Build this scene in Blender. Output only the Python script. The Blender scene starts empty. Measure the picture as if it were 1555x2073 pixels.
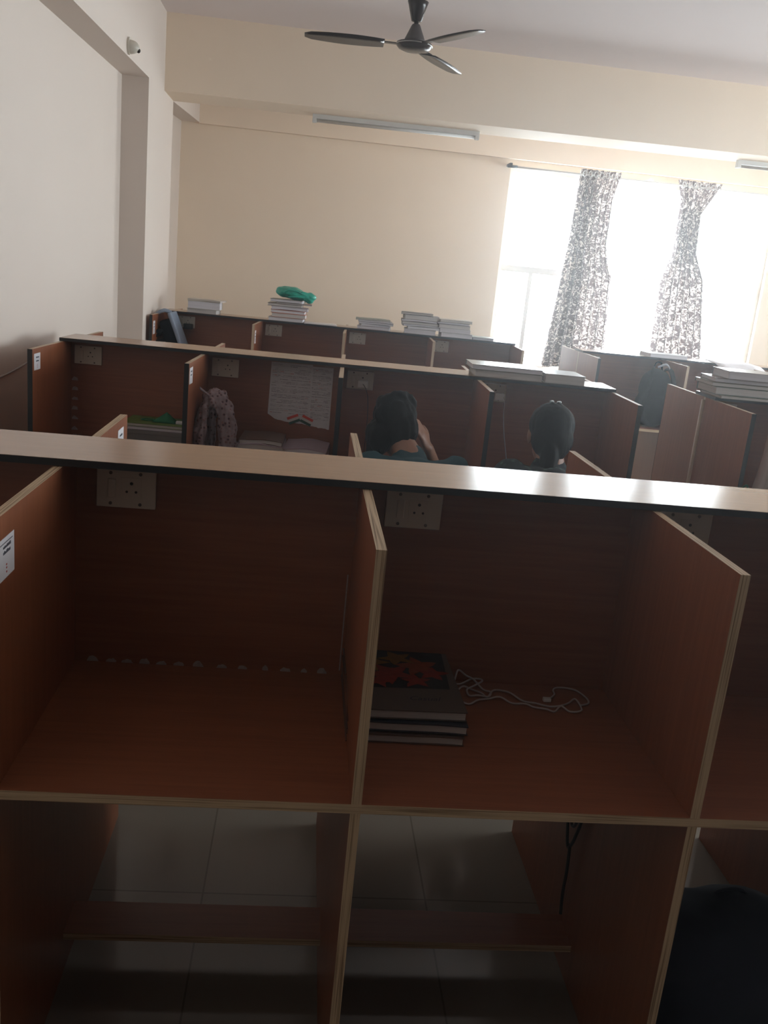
import bpy, bmesh, math, random
from mathutils import Vector, Matrix, noise
random.seed(7)
C = bpy.context.scene.collection
PI = math.pi

# ------------------------------------------------------------------ materials
def mat(name, col, rough=.6, spec=.5, metal=0., grain=None, gs=(3, 60, 60), bump=0., coat=0., var=.0, nscale=4.):
    m = bpy.data.materials.new(name); m.use_nodes = True
    nt = m.node_tree; b = nt.nodes['Principled BSDF']
    b.inputs['Base Color'].default_value = (*col, 1); b.inputs['Roughness'].default_value = rough
    b.inputs['Specular IOR Level'].default_value = spec; b.inputs['Metallic'].default_value = metal
    if coat:
        b.inputs['Coat Weight'].default_value = coat; b.inputs['Coat Roughness'].default_value = .06
    if grain or var:
        tc = nt.nodes.new('ShaderNodeTexCoord'); mp = nt.nodes.new('ShaderNodeMapping')
        mp.inputs['Scale'].default_value = gs if grain else (nscale,)*3
        nz = nt.nodes.new('ShaderNodeTexNoise'); nz.inputs['Scale'].default_value = 1.; nz.inputs['Detail'].default_value = 6
        nz.inputs['Roughness'].default_value = .65
        nt.links.new(tc.outputs['Object'], mp.inputs['Vector']); nt.links.new(mp.outputs['Vector'], nz.inputs['Vector'])
        rp = nt.nodes.new('ShaderNodeValToRGB')
        a = grain if grain else tuple(c*(1-var) for c in col)
        rp.color_ramp.elements[0].position = .32; rp.color_ramp.elements[1].position = .68
        rp.color_ramp.elements[0].color = (*a, 1); rp.color_ramp.elements[1].color = (*col, 1)
        nt.links.new(nz.outputs['Fac'], rp.inputs['Fac']); nt.links.new(rp.outputs['Color'], b.inputs['Base Color'])
        if bump:
            bp = nt.nodes.new('ShaderNodeBump'); bp.inputs['Strength'].default_value = bump; bp.inputs['Distance'].default_value = .002
            nt.links.new(nz.outputs['Fac'], bp.inputs['Height']); nt.links.new(bp.outputs['Normal'], b.inputs['Normal'])
    return m

def ply_mat(name, ax):
    """raw plywood edge: thin dark veneer lines across the thickness of the sheet"""
    m = mat(name, (.42, .29, .17), .7)
    nt = m.node_tree; b = nt.nodes['Principled BSDF']
    tc = nt.nodes.new('ShaderNodeTexCoord'); mp = nt.nodes.new('ShaderNodeMapping')
    s = [4, 4, 4]; s[ax] = 420; mp.inputs['Scale'].default_value = s
    nz = nt.nodes.new('ShaderNodeTexNoise'); nz.inputs['Scale'].default_value = 1; nz.inputs['Detail'].default_value = 3
    rp = nt.nodes.new('ShaderNodeValToRGB')
    rp.color_ramp.elements[0].position = .36; rp.color_ramp.elements[0].color = (.24, .15, .08, 1)
    rp.color_ramp.elements[1].position = .52; rp.color_ramp.elements[1].color = (.56, .41, .26, 1)
    nt.links.new(tc.outputs['Object'], mp.inputs['Vector']); nt.links.new(mp.outputs['Vector'], nz.inputs['Vector'])
    nt.links.new(nz.outputs['Fac'], rp.inputs['Fac']); nt.links.new(rp.outputs['Color'], b.inputs['Base Color'])
    return m

def tile_mat():
    m = mat('floor_tile', (.23, .20, .165), .14)
    nt = m.node_tree; b = nt.nodes['Principled BSDF']
    tc = nt.nodes.new('ShaderNodeTexCoord'); mp = nt.nodes.new('ShaderNodeMapping')
    mp.inputs['Location'].default_value = (-.29+.0025, -.115+.0025, 0)
    br = nt.nodes.new('ShaderNodeTexBrick'); br.offset = 0; br.squash = 1
    br.inputs['Scale'].default_value = 1; br.inputs['Brick Width'].default_value = .6; br.inputs['Row Height'].default_value = .6
    br.inputs['Mortar Size'].default_value = .0025; br.inputs['Mortar Smooth'].default_value = 0.1
    br.inputs['Color1'].default_value = (.23, .20, .165, 1); br.inputs['Color2'].default_value = (.215, .19, .155, 1); br.inputs['Mortar'].default_value = (.14, .115, .09, 1)
    nt.links.new(tc.outputs['Object'], mp.inputs['Vector']); nt.links.new(mp.outputs['Vector'], br.inputs['Vector'])
    nt.links.new(br.outputs['Color'], b.inputs['Base Color'])
    return m

def curtain_mat():
    m = bpy.data.materials.new('curtain_print'); m.use_nodes = True
    nt = m.node_tree; nt.nodes.clear()
    out = nt.nodes.new('ShaderNodeOutputMaterial'); tc = nt.nodes.new('ShaderNodeTexCoord')
    mp = nt.nodes.new('ShaderNodeMapping'); mp.inputs['Scale'].default_value = (1, 1, .8)
    nz = nt.nodes.new('ShaderNodeTexNoise'); nz.inputs['Scale'].default_value = 30; nz.inputs['Detail'].default_value = 2.2; nz.inputs['Distortion'].default_value = 1.7
    rp = nt.nodes.new('ShaderNodeValToRGB'); rp.color_ramp.elements[0].position = .52; rp.color_ramp.elements[1].position = .57
    rp.color_ramp.elements[0].color = (0, 0, 0, 1); rp.color_ramp.elements[1].color = (1, 1, 1, 1)
    c = nt.nodes.new('ShaderNodeMix'); c.data_type = 'RGBA'
    c.inputs[6].default_value = (.20, .155, .16, 1); c.inputs[7].default_value = (.85, .8, .76, 1)
    t = nt.nodes.new('ShaderNodeMix'); t.data_type = 'RGBA'
    t.inputs[6].default_value = (.040, .025, .024, 1); t.inputs[7].default_value = (.52, .43, .37, 1)
    d = nt.nodes.new('ShaderNodeBsdfDiffuse'); tr = nt.nodes.new('ShaderNodeBsdfTranslucent'); ad = nt.nodes.new('ShaderNodeAddShader')
    mx = nt.nodes.new('ShaderNodeMixShader'); mx.inputs[0].default_value = .5
    nt.links.new(tc.outputs['UV'], mp.inputs['Vector']); nt.links.new(mp.outputs['Vector'], nz.inputs['Vector'])
    nt.links.new(nz.outputs['Fac'], rp.inputs['Fac'])
    for x in (c, t): nt.links.new(rp.outputs['Color'], x.inputs[0])
    nt.links.new(c.outputs[2], d.inputs['Color']); nt.links.new(t.outputs[2], tr.inputs['Color'])
    nt.links.new(d.outputs[0], mx.inputs[1]); nt.links.new(tr.outputs[0], mx.inputs[2]); nt.links.new(mx.outputs[0], out.inputs[0])
    return m

def print_mat(name, base, ink, ink2, scale=40, lo=.52, hi=.6):
    """cloth with small printed flowers"""
    m = mat(name, base, .9); nt = m.node_tree; b = nt.nodes['Principled BSDF']
    tc = nt.nodes.new('ShaderNodeTexCoord')
    v = nt.nodes.new('ShaderNodeTexVoronoi'); v.inputs['Scale'].default_value = scale
    r = nt.nodes.new('ShaderNodeValToRGB'); e = r.color_ramp.elements
    e[0].position = .18; e[0].color = (*ink, 1); e[1].position = .42; e[1].color = (*base, 1)
    x = e.new(.30); x.color = (*ink2, 1)
    nt.links.new(tc.outputs['Object'], v.inputs['Vector']); nt.links.new(v.outputs['Distance'], r.inputs['Fac']); nt.links.new(r.outputs['Color'], b.inputs['Base Color'])
    return m

def glass_mat():
    m = bpy.data.materials.new('window_glass'); m.use_nodes = True; nt = m.node_tree; nt.nodes.clear()
    o = nt.nodes.new('ShaderNodeOutputMaterial'); t = nt.nodes.new('ShaderNodeBsdfTransparent'); g = nt.nodes.new('ShaderNodeBsdfGlossy')
    g.inputs['Roughness'].default_value = .02; mx = nt.nodes.new('ShaderNodeMixShader'); mx.inputs[0].default_value = .06
    t.inputs['Color'].default_value = (.95, .98, .98, 1)
    nt.links.new(t.outputs[0], mx.inputs[1]); nt.links.new(g.outputs[0], mx.inputs[2]); nt.links.new(mx.outputs[0], o.inputs[0]); return m

def ledge_mat():
    m = mat('ledge_laminate', (.35, .185, .098), .22, spec=.45, grain=(.32, .167, .087), gs=(2.5, 70, 70))
    nt = m.node_tree; b = nt.nodes['Principled BSDF']; b.inputs['Specular IOR Level'].default_value = .95
    tc = nt.nodes.new('ShaderNodeTexCoord'); mp = nt.nodes.new('ShaderNodeMapping'); mp.inputs['Scale'].default_value = (3, 30, 1)
    nz = nt.nodes.new('ShaderNodeTexNoise'); nz.inputs['Scale'].default_value = 2; nz.inputs['Detail'].default_value = 4
    rp = nt.nodes.new('ShaderNodeMapRange'); rp.inputs[1].default_value = .55; rp.inputs[2].default_value = .75; rp.inputs[3].default_value = .19; rp.inputs[4].default_value = .27
    nt.links.new(tc.outputs['Object'], mp.inputs['Vector']); nt.links.new(mp.outputs['Vector'], nz.inputs['Vector'])
    nt.links.new(nz.outputs['Fac'], rp.inputs[0]); nt.links.new(rp.outputs[0], b.inputs['Roughness'])
    return m

LAM = (.285, .098, .043); LAMD = (.215, .068, .029)
M = dict(
    lam_x=mat('laminate_grain_along', LAM, .38, grain=LAMD, gs=(3, 70, 70)),
    lam_z=mat('laminate_grain_upright', LAM, .38, grain=LAMD, gs=(70, 70, 3)),
    ledge=ledge_mat(), black=mat('black_edge_band', (.012, .012, .014), .4),
    ply_x=ply_mat('plywood_edge_upright', 0), ply_z=ply_mat('plywood_edge_flat', 2),
    pale=mat('pale_edge', (.50, .37, .25), .5, var=.15, nscale=20),
    wall=mat('cream_wall_paint', (.84, .70, .55), .7, var=.04, nscale=1.5),
    wall2=mat('cream_paint_side_lit', (.70, .61, .54), .7, var=.03, nscale=1.2),  # same paint as wall, its light difference put into a duller, cooler colour
    nearwall=mat('near_wall_darkened', (.075, .055, .042), .7, var=.05, nscale=1.5),  # colour of the unseen near wall, darkened to cut bounce onto the nearest carrel
    ceil=mat('ceiling_paint', (.80, .72, .70), .8, var=.03, nscale=1),
    floor=tile_mat(), plastic=mat('ivory_plastic', (.60, .55, .47), .35), hole=mat('dark_hole', (.02, .016, .014), .6),
    screw=mat('screw_metal', (.12, .10, .09), .4, metal=.6), white=mat('white_plastic', (.62, .60, .57), .4),
    paper=mat('white_paper', (.66, .64, .66), .8, var=.08, nscale=30), ink=mat('dark_ink', (.05, .05, .07), .8), redink=mat('red_ink', (.45, .06, .05), .8),
    tape=mat('torn_tape', (.40, .33, .30), .6, var=.3, nscale=80), frame=mat('window_frame', (.80, .78, .75), .4),
    glass=glass_mat(), curtain=curtain_mat(), metal=mat('steel', (.5, .5, .5), .3, metal=1.),
    fan=mat('brown_fan_enamel', (.028, .019, .019), .25, spec=.3, coat=.15), fanlight=mat('fan_cone', (.055, .040, .036), .5),
    pages=mat('book_pages', (.56, .52, .49), .85, grain=(.42, .39, .37), gs=(6, 6, 500)),
    pagesw=mat('white_pages', (.66, .63, .66), .85, grain=(.5, .48, .50), gs=(6, 6, 500)),
    green=mat('green_plastic_bag', (.010, .38, .27), .3, var=.35, nscale=18),
    lime=mat('lime_book', (.13, .20, .035), .5, var=.3, nscale=14), dgreen=mat('green_felt', (.01, .13, .05), .8),
    lilac=mat('lilac_cover', (.34, .25, .30), .6), grey=mat('grey_card', (.19, .165, .155), .7, var=.15, nscale=6),
    navy=mat('navy_cloth', (.010, .013, .034), .85, var=.3, nscale=9), blackc=mat('black_nylon', (.007, .007, .010), .9, spec=.03, var=.4, nscale=12),
    bluegrey=mat('bluegrey_fabric', (.25, .30, .38), .6, var=.15, nscale=20), strap=mat('silver_trim', (.35, .37, .42), .4),
    scarf=print_mat('floral_scarf', (.27, .205, .215), (.05, .04, .06), (.25, .12, .11), 58),
    skin=mat('skin', (.27, .125, .075), .5), hair=mat('black_hair', (.007, .006, .006), .55, spec=.07, grain=(.003, .0025, .003), gs=(220, 220, 14), bump=.35),
    teal=mat('teal_cloth', (.010, .052, .066), .85, var=.25, nscale=10), dprint=print_mat('dark_floral_cloth', (.018, .024, .030), (.06, .10, .08), (.03, .05, .05), 38),
    denim=mat('dark_trousers', (.02, .025, .05), .9), eye=mat('eye_white', (.6, .58, .55), .3), lips=mat('lips', (.28, .08, .07), .5),
    chair=mat('chair_plastic', (.10, .045, .03), .4), cable=mat('white_cable', (.40, .35, .33), .5), dcable=mat('black_cable', (.012, .012, .012), .5),
    saffron=mat('red_saffron', (.62, .06, .035), .7), fgreen=mat('flag_green', (.012, .07, .04), .7), lens=mat('dark_lens', (.02, .01, .008), .15),
    cloth=mat('pale_cloth', (.50, .45, .43), .9, var=.1, nscale=9), bluepen=mat('blue_pen', (.03, .12, .30), .35),
)
COVERS = {n: mat('cover_'+n, c, .30, spec=.6) for n, c in dict(dark=(.03, .03, .04), brown=(.12, .07, .05), olive=(.12, .11, .07), green=(.05, .10, .075), orange=(.50, .16, .09),
    cream=(.55, .50, .42), grey=(.30, .28, .28), taupe=(.10, .075, .06), white=(.66, .64, .63), blue=(.10, .13, .2), lilac=(.36, .28, .33), maroon=(.10, .03, .03)).items()}

# ------------------------------------------------------------------ helpers
def link(name, me, mats, parent=None, loc=(0, 0, 0), rot=(0, 0, 0)):
    o = bpy.data.objects.new(name, me); C.objects.link(o)
    for m in mats: me.materials.append(m)
    o.parent = parent; o.location = loc; o.rotation_euler = rot; return o
def done(name, bm, mats, parent=None, smooth=False, loc=(0, 0, 0), rot=(0, 0, 0)):
    me = bpy.data.meshes.new(name); bmesh.ops.recalc_face_normals(bm, faces=bm.faces[:]); bm.to_mesh(me); bm.free()
    if smooth: me.polygons.foreach_set('use_smooth', [True]*len(me.polygons))
    if not isinstance(mats, (list, tuple)): mats = [mats]
    return link(name, me, mats, parent, loc, rot)
def tag(o, label, cat, group=None):
    o['label'] = label; o['category'] = cat
    if group: o['group'] = group
    return o
def thing(name, label, cat, loc=(0, 0, 0), rz=0, group=None):
    o = bpy.data.objects.new(name, None); o.empty_display_size = .1; C.objects.link(o); o.location = loc; o.rotation_euler = (0, 0, rz)
    return tag(o, label, cat, group)
def struct(o):
    o['kind'] = 'structure'; return o
def box(bm, x0, x1, y0, y1, z0, z1, mi=0, faces=None, bevel=0):
    """faces: dict axis-sign -> material index, e.g. {'+x':1}"""
    v = [bm.verts.new((x, y, z)) for z in (z0, z1) for y in (y0, y1) for x in (x0, x1)]
    F = {'-z': (0, 2, 3, 1), '+z': (4, 5, 7, 6), '-y': (0, 1, 5, 4), '+y': (2, 6, 7, 3), '-x': (0, 4, 6, 2), '+x': (1, 3, 7, 5)}
    fs = []
    for k, q in F.items():
        f = bm.faces.new([v[i] for i in q]); f.material_index = (faces or {}).get(k, mi); fs.append(f)
    if bevel:
        es = list({e for f in fs for e in f.edges}); bmesh.ops.bevel(bm, geom=es, offset=bevel, segments=2, profile=.6, affect='EDGES')
def B(): return bmesh.new()
def bx(name, dims, mats, parent=None, faces=None, bevel=0, mi=0):
    bm = B(); box(bm, *dims, faces=faces, bevel=bevel, mi=mi); return done(name, bm, mats, parent)
def hexa(name, pts, m, parent=None):
    """8 corners: bottom 4 then top 4"""
    bm = B(); v = [bm.verts.new(p) for p in pts]
    for q in ((3, 2, 1, 0), (4, 5, 6, 7), (0, 1, 5, 4), (1, 2, 6, 5), (2, 3, 7, 6), (3, 0, 4, 7)): bm.faces.new([v[i] for i in q])
    return done(name, bm, m, parent)
def smoothpts(P, n=6):
    P = [Vector(p) for p in P]; out = []
    for i in range(len(P)-1):
        a, b, c, d = P[max(i-1, 0)], P[i], P[i+1], P[min(i+2, len(P)-1)]
        for k in range(n):
            t = k/n
            out.append(.5*((2*b)+(c-a)*t+(2*a-5*b+4*c-d)*t*t+(3*b-a-3*c+d)*t**3))
    return out+[P[-1]]
def tube(bm, P, r, n=8, mi=0, flat=None):
    P = [Vector(p) for p in P]; N = len(P); R = r if isinstance(r, (list, tuple)) else [r]*N
    t = (P[1]-P[0]).normalized(); a = t.orthogonal().normalized(); rings = []
    for i in range(N):
        t2 = (P[min(i+1, N-1)]-P[max(i-1, 0)]).normalized()
        a = (a-t2*a.dot(t2)); a = a.normalized() if a.length > 1e-6 else t2.orthogonal().normalized(); b = t2.cross(a)
        rings.append([bm.verts.new(P[i]+R[i]*(a*math.cos(2*PI*k/n)+b*math.sin(2*PI*k/n)*(flat or 1))) for k in range(n)])
    for i in range(N-1):
        for k in range(n):
            f = bm.faces.new((rings[i][k], rings[i][(k+1) % n], rings[i+1][(k+1) % n], rings[i+1][k])); f.material_index = mi
    for q in (rings[0][::-1], rings[-1]):
        f = bm.faces.new(q); f.material_index = mi
def lathe(bm, prof, c=(0, 0, 0), n=40, mi=0):
    rings = []
    for r, z in prof: rings.append([bm.verts.new((c[0]+r*math.cos(2*PI*k/n), c[1]+r*math.sin(2*PI*k/n), c[2]+z)) for k in range(n)])
    for i in range(len(prof)-1):
        for k in range(n):
            f = bm.faces.new((rings[i][k], rings[i][(k+1) % n], rings[i+1][(k+1) % n], rings[i+1][k])); f.material_index = mi
    for q in (rings[0][::-1], rings[-1]):
        f = bm.faces.new(q); f.material_index = mi
def disc(bm, c, r, axis='y', d=.001, n=14, mi=0):
    """short cylinder whose axis is x, y or z"""
    A = {'x': (Vector((0, 1, 0)), Vector((0, 0, 1)), Vector((1, 0, 0))), 'y': (Vector((1, 0, 0)), Vector((0, 0, 1)), Vector((0, 1, 0))), 'z': (Vector((1, 0, 0)), Vector((0, 1, 0)), Vector((0, 0, 1)))}[axis]
    c = Vector(c); r0 = [bm.verts.new(c+r*(A[0]*math.cos(2*PI*k/n)+A[1]*math.sin(2*PI*k/n))-A[2]*d/2) for k in range(n)]
    r1 = [bm.verts.new(v.co+A[2]*d) for v in r0]
    for k in range(n): bm.faces.new((r0[k], r0[(k+1) % n], r1[(k+1) % n], r1[k])).material_index = mi
    bm.faces.new(r0[::-1]).material_index = mi; bm.faces.new(r1).material_index = mi
def ell(bm, c, r, rot=None, u=20, v=12):
    mt = Matrix.Translation(Vector(c)) @ (rot.to_4x4() if rot else Matrix.Identity(4)) @ Matrix.Diagonal((*r, 1))
    bmesh.ops.create_uvsphere(bm, u_segments=u, v_segments=v, radius=1, matrix=mt)
def cap(bm, p, r0, q, r1):
    """tapered capsule"""
    p, q = Vector(p), Vector(q); d = (q-p).normalized(); P = []; R = []
    for k in range(4):
        a = PI/2*(1-k/4); P.append(p-d*r0*math.sin(a)); R.append(max(r0*math.cos(a), r0*.05))
    L = (q-p).length
    for k in range(5): P.append(p+d*L*k/4); R.append(r0+(r1-r0)*k/4)
    for k in range(1, 5):
        a = PI/2*k/4; P.append(q+d*r1*math.sin(a)); R.append(max(r1*math.cos(a), r1*.05))
    tube(bm, P, R, 12)
def blob(name, bm, m, parent=None, voxel=.008, it=6, disp=None):
    """unite overlapping volumes into one continuous skin"""
    bmesh.ops.recalc_face_normals(bm, faces=bm.faces[:])
    me = bpy.data.meshes.new(name); bm.to_mesh(me); bm.free()
    o = bpy.data.objects.new(name, me); C.objects.link(o)
    r = o.modifiers.new('r', 'REMESH'); r.mode = 'VOXEL'; r.voxel_size = voxel; r.use_smooth_shade = True
    s = o.modifiers.new('s', 'SMOOTH'); s.factor = .5; s.iterations = it
    dg = bpy.context.evaluated_depsgraph_get(); dg.update()
    nm = bpy.data.meshes.new_from_object(o.evaluated_get(dg)); nm.name = name
    bpy.data.objects.remove(o); bpy.data.meshes.remove(me)
    nm.materials.clear()
    if disp:
        for v in nm.vertices:
            v.co += v.normal*disp(v.co)
    nm.polygons.foreach_set('use_smooth', [True]*len(nm.polygons))
    return link(name, nm, m if isinstance(m, (list, tuple)) else [m], parent)
def copy_tree(o, parent=None):
    c = o.copy(); C.objects.link(c); c.parent = parent
    for ch in list(o.children): copy_tree(ch, c)
    return c

# ------------------------------------------------------------------ the room
CEIL = 3.2; XL = -1.417; XC = -1.25; YF = 7.5; XR = 6.5; YN = -2.6
WIN = (1.63, 4.30, .85, 2.72)
struct(bx('floor', (XL-.2, XR+.2, YN-.2, YF+.2, -.1, 0), M['floor']))
struct(bx('ceiling', (XL-.2, XR+.2, YN-.2, YF+.2, CEIL, CEIL+.12), M['ceil']))
struct(bx('wall_left', (XL-.2, XL, YN-.2, YF+.2, 0, CEIL), M['wall2']))
struct(bx('wall_near', (XL, XR, YN-.2, YN, 0, CEIL), M['nearwall']))
bm = B()
x0, x1, z0, z1 = WIN
box(bm, XL, x0, YF, YF+.2, 0, CEIL); box(bm, x1, XR, YF, YF+.2, 0, CEIL); box(bm, x0, x1, YF, YF+.2, 0, z0); box(bm, x0, x1, YF, YF+.2, z1, CEIL)
struct(done('wall_far', bm, M['wall']))
RW = (.35, 5.3, .95, 2.7)
bm = B()
box(bm, XR, XR+.2, YN-.2, RW[0], 0, CEIL); box(bm, XR, XR+.2, RW[1], YF+.2, 0, CEIL); box(bm, XR, XR+.2, RW[0], RW[1], 0, RW[2]); box(bm, XR, XR+.2, RW[0], RW[1], RW[3], CEIL)
struct(done('wall_right', bm, M['wall']))
struct(bx('column', (XL, XC, 4.89, 5.9, 0, CEIL), M['wall2']))
def zs(y): return 2.677+.02*(y-4.89)
struct(hexa('beam_left', [(XL, YN, zs(YN)), (XC, YN, zs(YN)), (XC, 4.89, zs(4.89)), (XL, 4.89, zs(4.89)), (XL, YN, CEIL), (XC, YN, CEIL), (XC, 4.89, CEIL), (XL, 4.89, CEIL)], M['wall2']))
struct(hexa('beam_left', [(XL, 5.9, 2.704), (XC, 5.9, 2.704), (XC, YF, 2.785), (XL, YF, 2.785), (XL, 5.9, CEIL), (XC, 5.9, CEIL), (XC, YF, CEIL), (XL, YF, CEIL)], M['wall2']))
struct(hexa('beam_cross', [(XC, 5.49, 2.706), (XR, 5.49, 2.76), (XR, 5.9, 2.76), (XC, 5.9, 2.706), (XC, 5.49, CEIL), (XR, 5.49, CEIL), (XR, 5.9, CEIL), (XC, 5.9, CEIL)], M['wall']))
struct(bx('beam_far', (XC, XR, YF-.06, YF, 2.775, CEIL), M['wall']))

def window(name, axis, a0, a1, z0, z1, at, mull, trans, stile):
    """frame members and panes in an opening; axis: the wall runs along x or y"""
    root = bpy.data.objects.new(name, None); C.objects.link(root); struct(root)
    def bar(nm, p0, p1, q0, q1, m, d=.03):
        dims = (p0, p1, at-d, at+d, q0, q1) if axis == 'x' else (at-d, at+d, p0, p1, q0, q1)
        return struct(bx(nm, dims, m, root))
    w = .045
    bar('frame_rail', a0, a1, z0, z0+w, M['frame']); bar('frame_rail', a0, a1, z1-w, z1, M['frame'])
    bar('frame_stile', a0, a0+w, z0+w, z1-w, M['frame']); bar('frame_stile', a1-w, a1, z0+w, z1-w, M['frame'])
    bar('transom', a0+w, a1-w, trans-.03, trans+.03, M['frame'])
    xs = [a0+w]
    for x in mull:
        bar('mullion', x-.025, x+.025, z0+w, trans-.03, M['frame']); bar('mullion', x-.025, x+.025, trans+.03, z1-w, M['frame'])
    for x in stile: bar('sash_stile', x-.02, x+.02, z0+w, trans-.03, M['frame'])
    e = [a0+w]+[y for x in mull for y in (x-.025, x+.025)]+[a1-w]
    for i in range(0, len(e), 2):
        bar('window_pane', e[i], e[i+1], trans+.03, z1-w, M['glass'], .003); bar('window_pane', e[i], e[i+1], z0+w, trans-.03, M['glass'], .003)
    return root
window('window_1', 'x', WIN[0], WIN[1], WIN[2], WIN[3], YF+.09, (2.50, 3.42), 1.80, (1.965,))
window('window_2', 'y', RW[0], RW[1], RW[2], RW[3], XR+.09, (1.3, 2.3, 3.3, 4.3), 1.9, ())

# ------------------------------------------------------------------ carrel rows
DEP = .5127; DT = 2*DEP+.018; ZD = .75; ZT = 1.2124; ZL = 1.2288; T = .009
def make_socket():
    bm = B(); box(bm, 0, .122, -.009, 0, 0, .083, bevel=.002); pl = done('power_socket', bm, M['plastic'])
    bm = B(); box(bm, .024, .040, -.0135, -.009, .022, .062, bevel=.0015); r = done('switch_rocker', bm, M['plastic'], pl)
    bm = B(); box(bm, .050, .092, -.0105, -.009, .020, .066, bevel=.0005); done('socket_face', bm, M['plastic'], pl)
    for x, z, rr in ((.072, .054, .0034), (.0625, .036, .0027), (.0815, .036, .0027)):
        bm = B(); disc(bm, (x, -.0108, z), rr, 'y', .0012); done('pin_hole', bm, M['hole'], pl)
    for x, z in ((.029, .009), (.090, .009), (.029, .0745), (.090, .0745)):
        bm = B(); disc(bm, (x, -.0095, z), .0036, 'y', .0014); done('screw', bm, M['screw'], pl)
    return pl
sock0 = make_socket()
def make_row(label, ox, oy, rz, ks, W, style, sx, group, wide=0):
    t = thing('study_carrel_row', label, 'study carrels', (ox, oy, 0), rz, group)
    banded = style == 'black'
    edge = 'black' if style == 'black' else 'ply_x'
    dm = [M['lam_z'], M['ply_x'] if style == 'ply' else M['pale'], M['black'] if banded else (M['ply_x'] if style == 'ply' else M['pale'])]
    fc = {'-y': 2, '+y': 2, '+z': 1, '-z': 1}
    at = lambda k: k*W-(wide if k == ks[0] else 0)
    X0, X1 = at(ks[0])-T, at(ks[-1])+T
    for k in ks:
        x = at(k)
        zb = 0 if k in (ks[0], ks[-1]) else ZD
        for y0, y1, ye in ((0, DEP, 0), (DT-DEP, DT, DT)):
            d = bx('divider', (x-T, x+T, y0, y1, zb, ZT), dm, t, fc)
            if banded or (style == 'pale' and k == ks[0]): bx('edge_band', (x-T-.0006, x+T+.0006, ye-.0015, ye+.0015, zb, ZT), M['black'], d)
        if k not in (ks[0], ks[-1]): bx('leg_panel', (x-T, x+T, .002, DT-.002, 0, ZD-.018), dm, t, fc)
    em = [M['lam_x'], M['black'] if banded else M['ply_z']]
    XA, XB = X0+2*T, X1-2*T
    bx('desk_top', (XA, XB, 0, DEP, ZD-.018, ZD), em, t, {'-y': 1, '-x': 1, '+x': 1})
    bx('desk_top', (XA, XB, DT-DEP, DT, ZD-.018, ZD), em, t, {'+y': 1, '-x': 1, '+x': 1})
    bx('back_panel', (X0, X1, DEP, DEP+.018, ZD-.018, ZL-.0145), [M['lam_x'], M['pale']], t, {'-x': 1, '+x': 1})
    l = bx('ledge', (X0, X1, DEP+T-.12, DEP+T+.12, ZL-.0142, ZL), M['ledge'], t)
    e = (X0-.001, X1+.001)
    bx('edge_band', (*e, DEP+T-.1215, DEP+T-.12, ZL-.0146, ZL-.0006), M['black'], l)
    bx('edge_band', (*e, DEP+T+.12, DEP+T+.1215, ZL-.0146, ZL-.0006), M['black'], l)
    for xx, s in ((X0, -1), (X1, 1)): bx('edge_band', (*sorted((xx, xx+.0012*s)), DEP+T-.12, DEP+T+.12, ZL-.0146, ZL-.0006), M['black'], l)
    for a, b in zip(ks[:-1], ks[1:]):
        bx('foot_rest', (at(a)+T, at(b)-T, .425, .535, .09, .108), [M['lam_x'], M['ply_z']], t, {'-y': 1, '+y': 1})
        s = copy_tree(sock0, t); s.location = (a*W+sx-(.02 if wide and a == ks[0] else 0), DEP, 1.109)
    return t
rA = make_row('dark brown plywood study carrel row nearest the camera with raw ply edges', 0, 0, 0, range(-2, 3), .61, 'ply', .052, 'study carrel rows')
BX, BY, BR, BW = .0031, 2.2994, -.0446, .6209
CX, CY, CR, CW = .1041, 4.9352, -.057, .6239
rB = make_row('brown study carrel row with black edging in the middle, where two people sit', BX, BY, BR, range(-2, 3), BW, 'black', .026, 'study carrel rows')
rC = make_row('brown study carrel row furthest left along the far wall, ledge carrying the green bag', CX, CY, CR, range(-2, 3), CW, 'pale', .030, 'study carrel rows', .075)
DX, DY, DR, DW = 1.761, 2.291, -.035, .62
EX, EY, ER, EW = 1.875, 4.791, -.023, .635
rD = make_row('brown study carrel row across the aisle on the right showing its end panel', DX, DY, DR, range(0, 4), DW, 'black', .026, 'study carrel rows')
rE = make_row('brown study carrel row under the bright window with the black backpack', EX, EY, ER, range(0, 4), EW, 'pale', .030, 'study carrel rows')
for q in list(sock0.children): bpy.data.objects.remove(q)
bpy.data.objects.remove(sock0)
# rounded joint strip down the end panel of the right row
bm = B(); tube(bm, [(-T-.003, DEP+T, .0), (-T-.003, DEP+T, 1.2)], .011, 12); q = done('joint_strip', bm, M['pale'], rD, True); q['label'] = 'pale rounded upright joint strip'
def W(row, x, y, z=0):
    ox, oy, a = {'A': (0, 0, 0), 'B': (BX, BY, BR), 'C': (CX, CY, CR), 'D': (DX, DY, DR), 'E': (EX, EY, ER)}[row]
    return (ox+math.cos(a)*x-math.sin(a)*y, oy+math.sin(a)*x+math.cos(a)*y, z)
RZ = {'A': 0, 'B': BR, 'C': CR, 'D': DR, 'E': ER}

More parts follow.
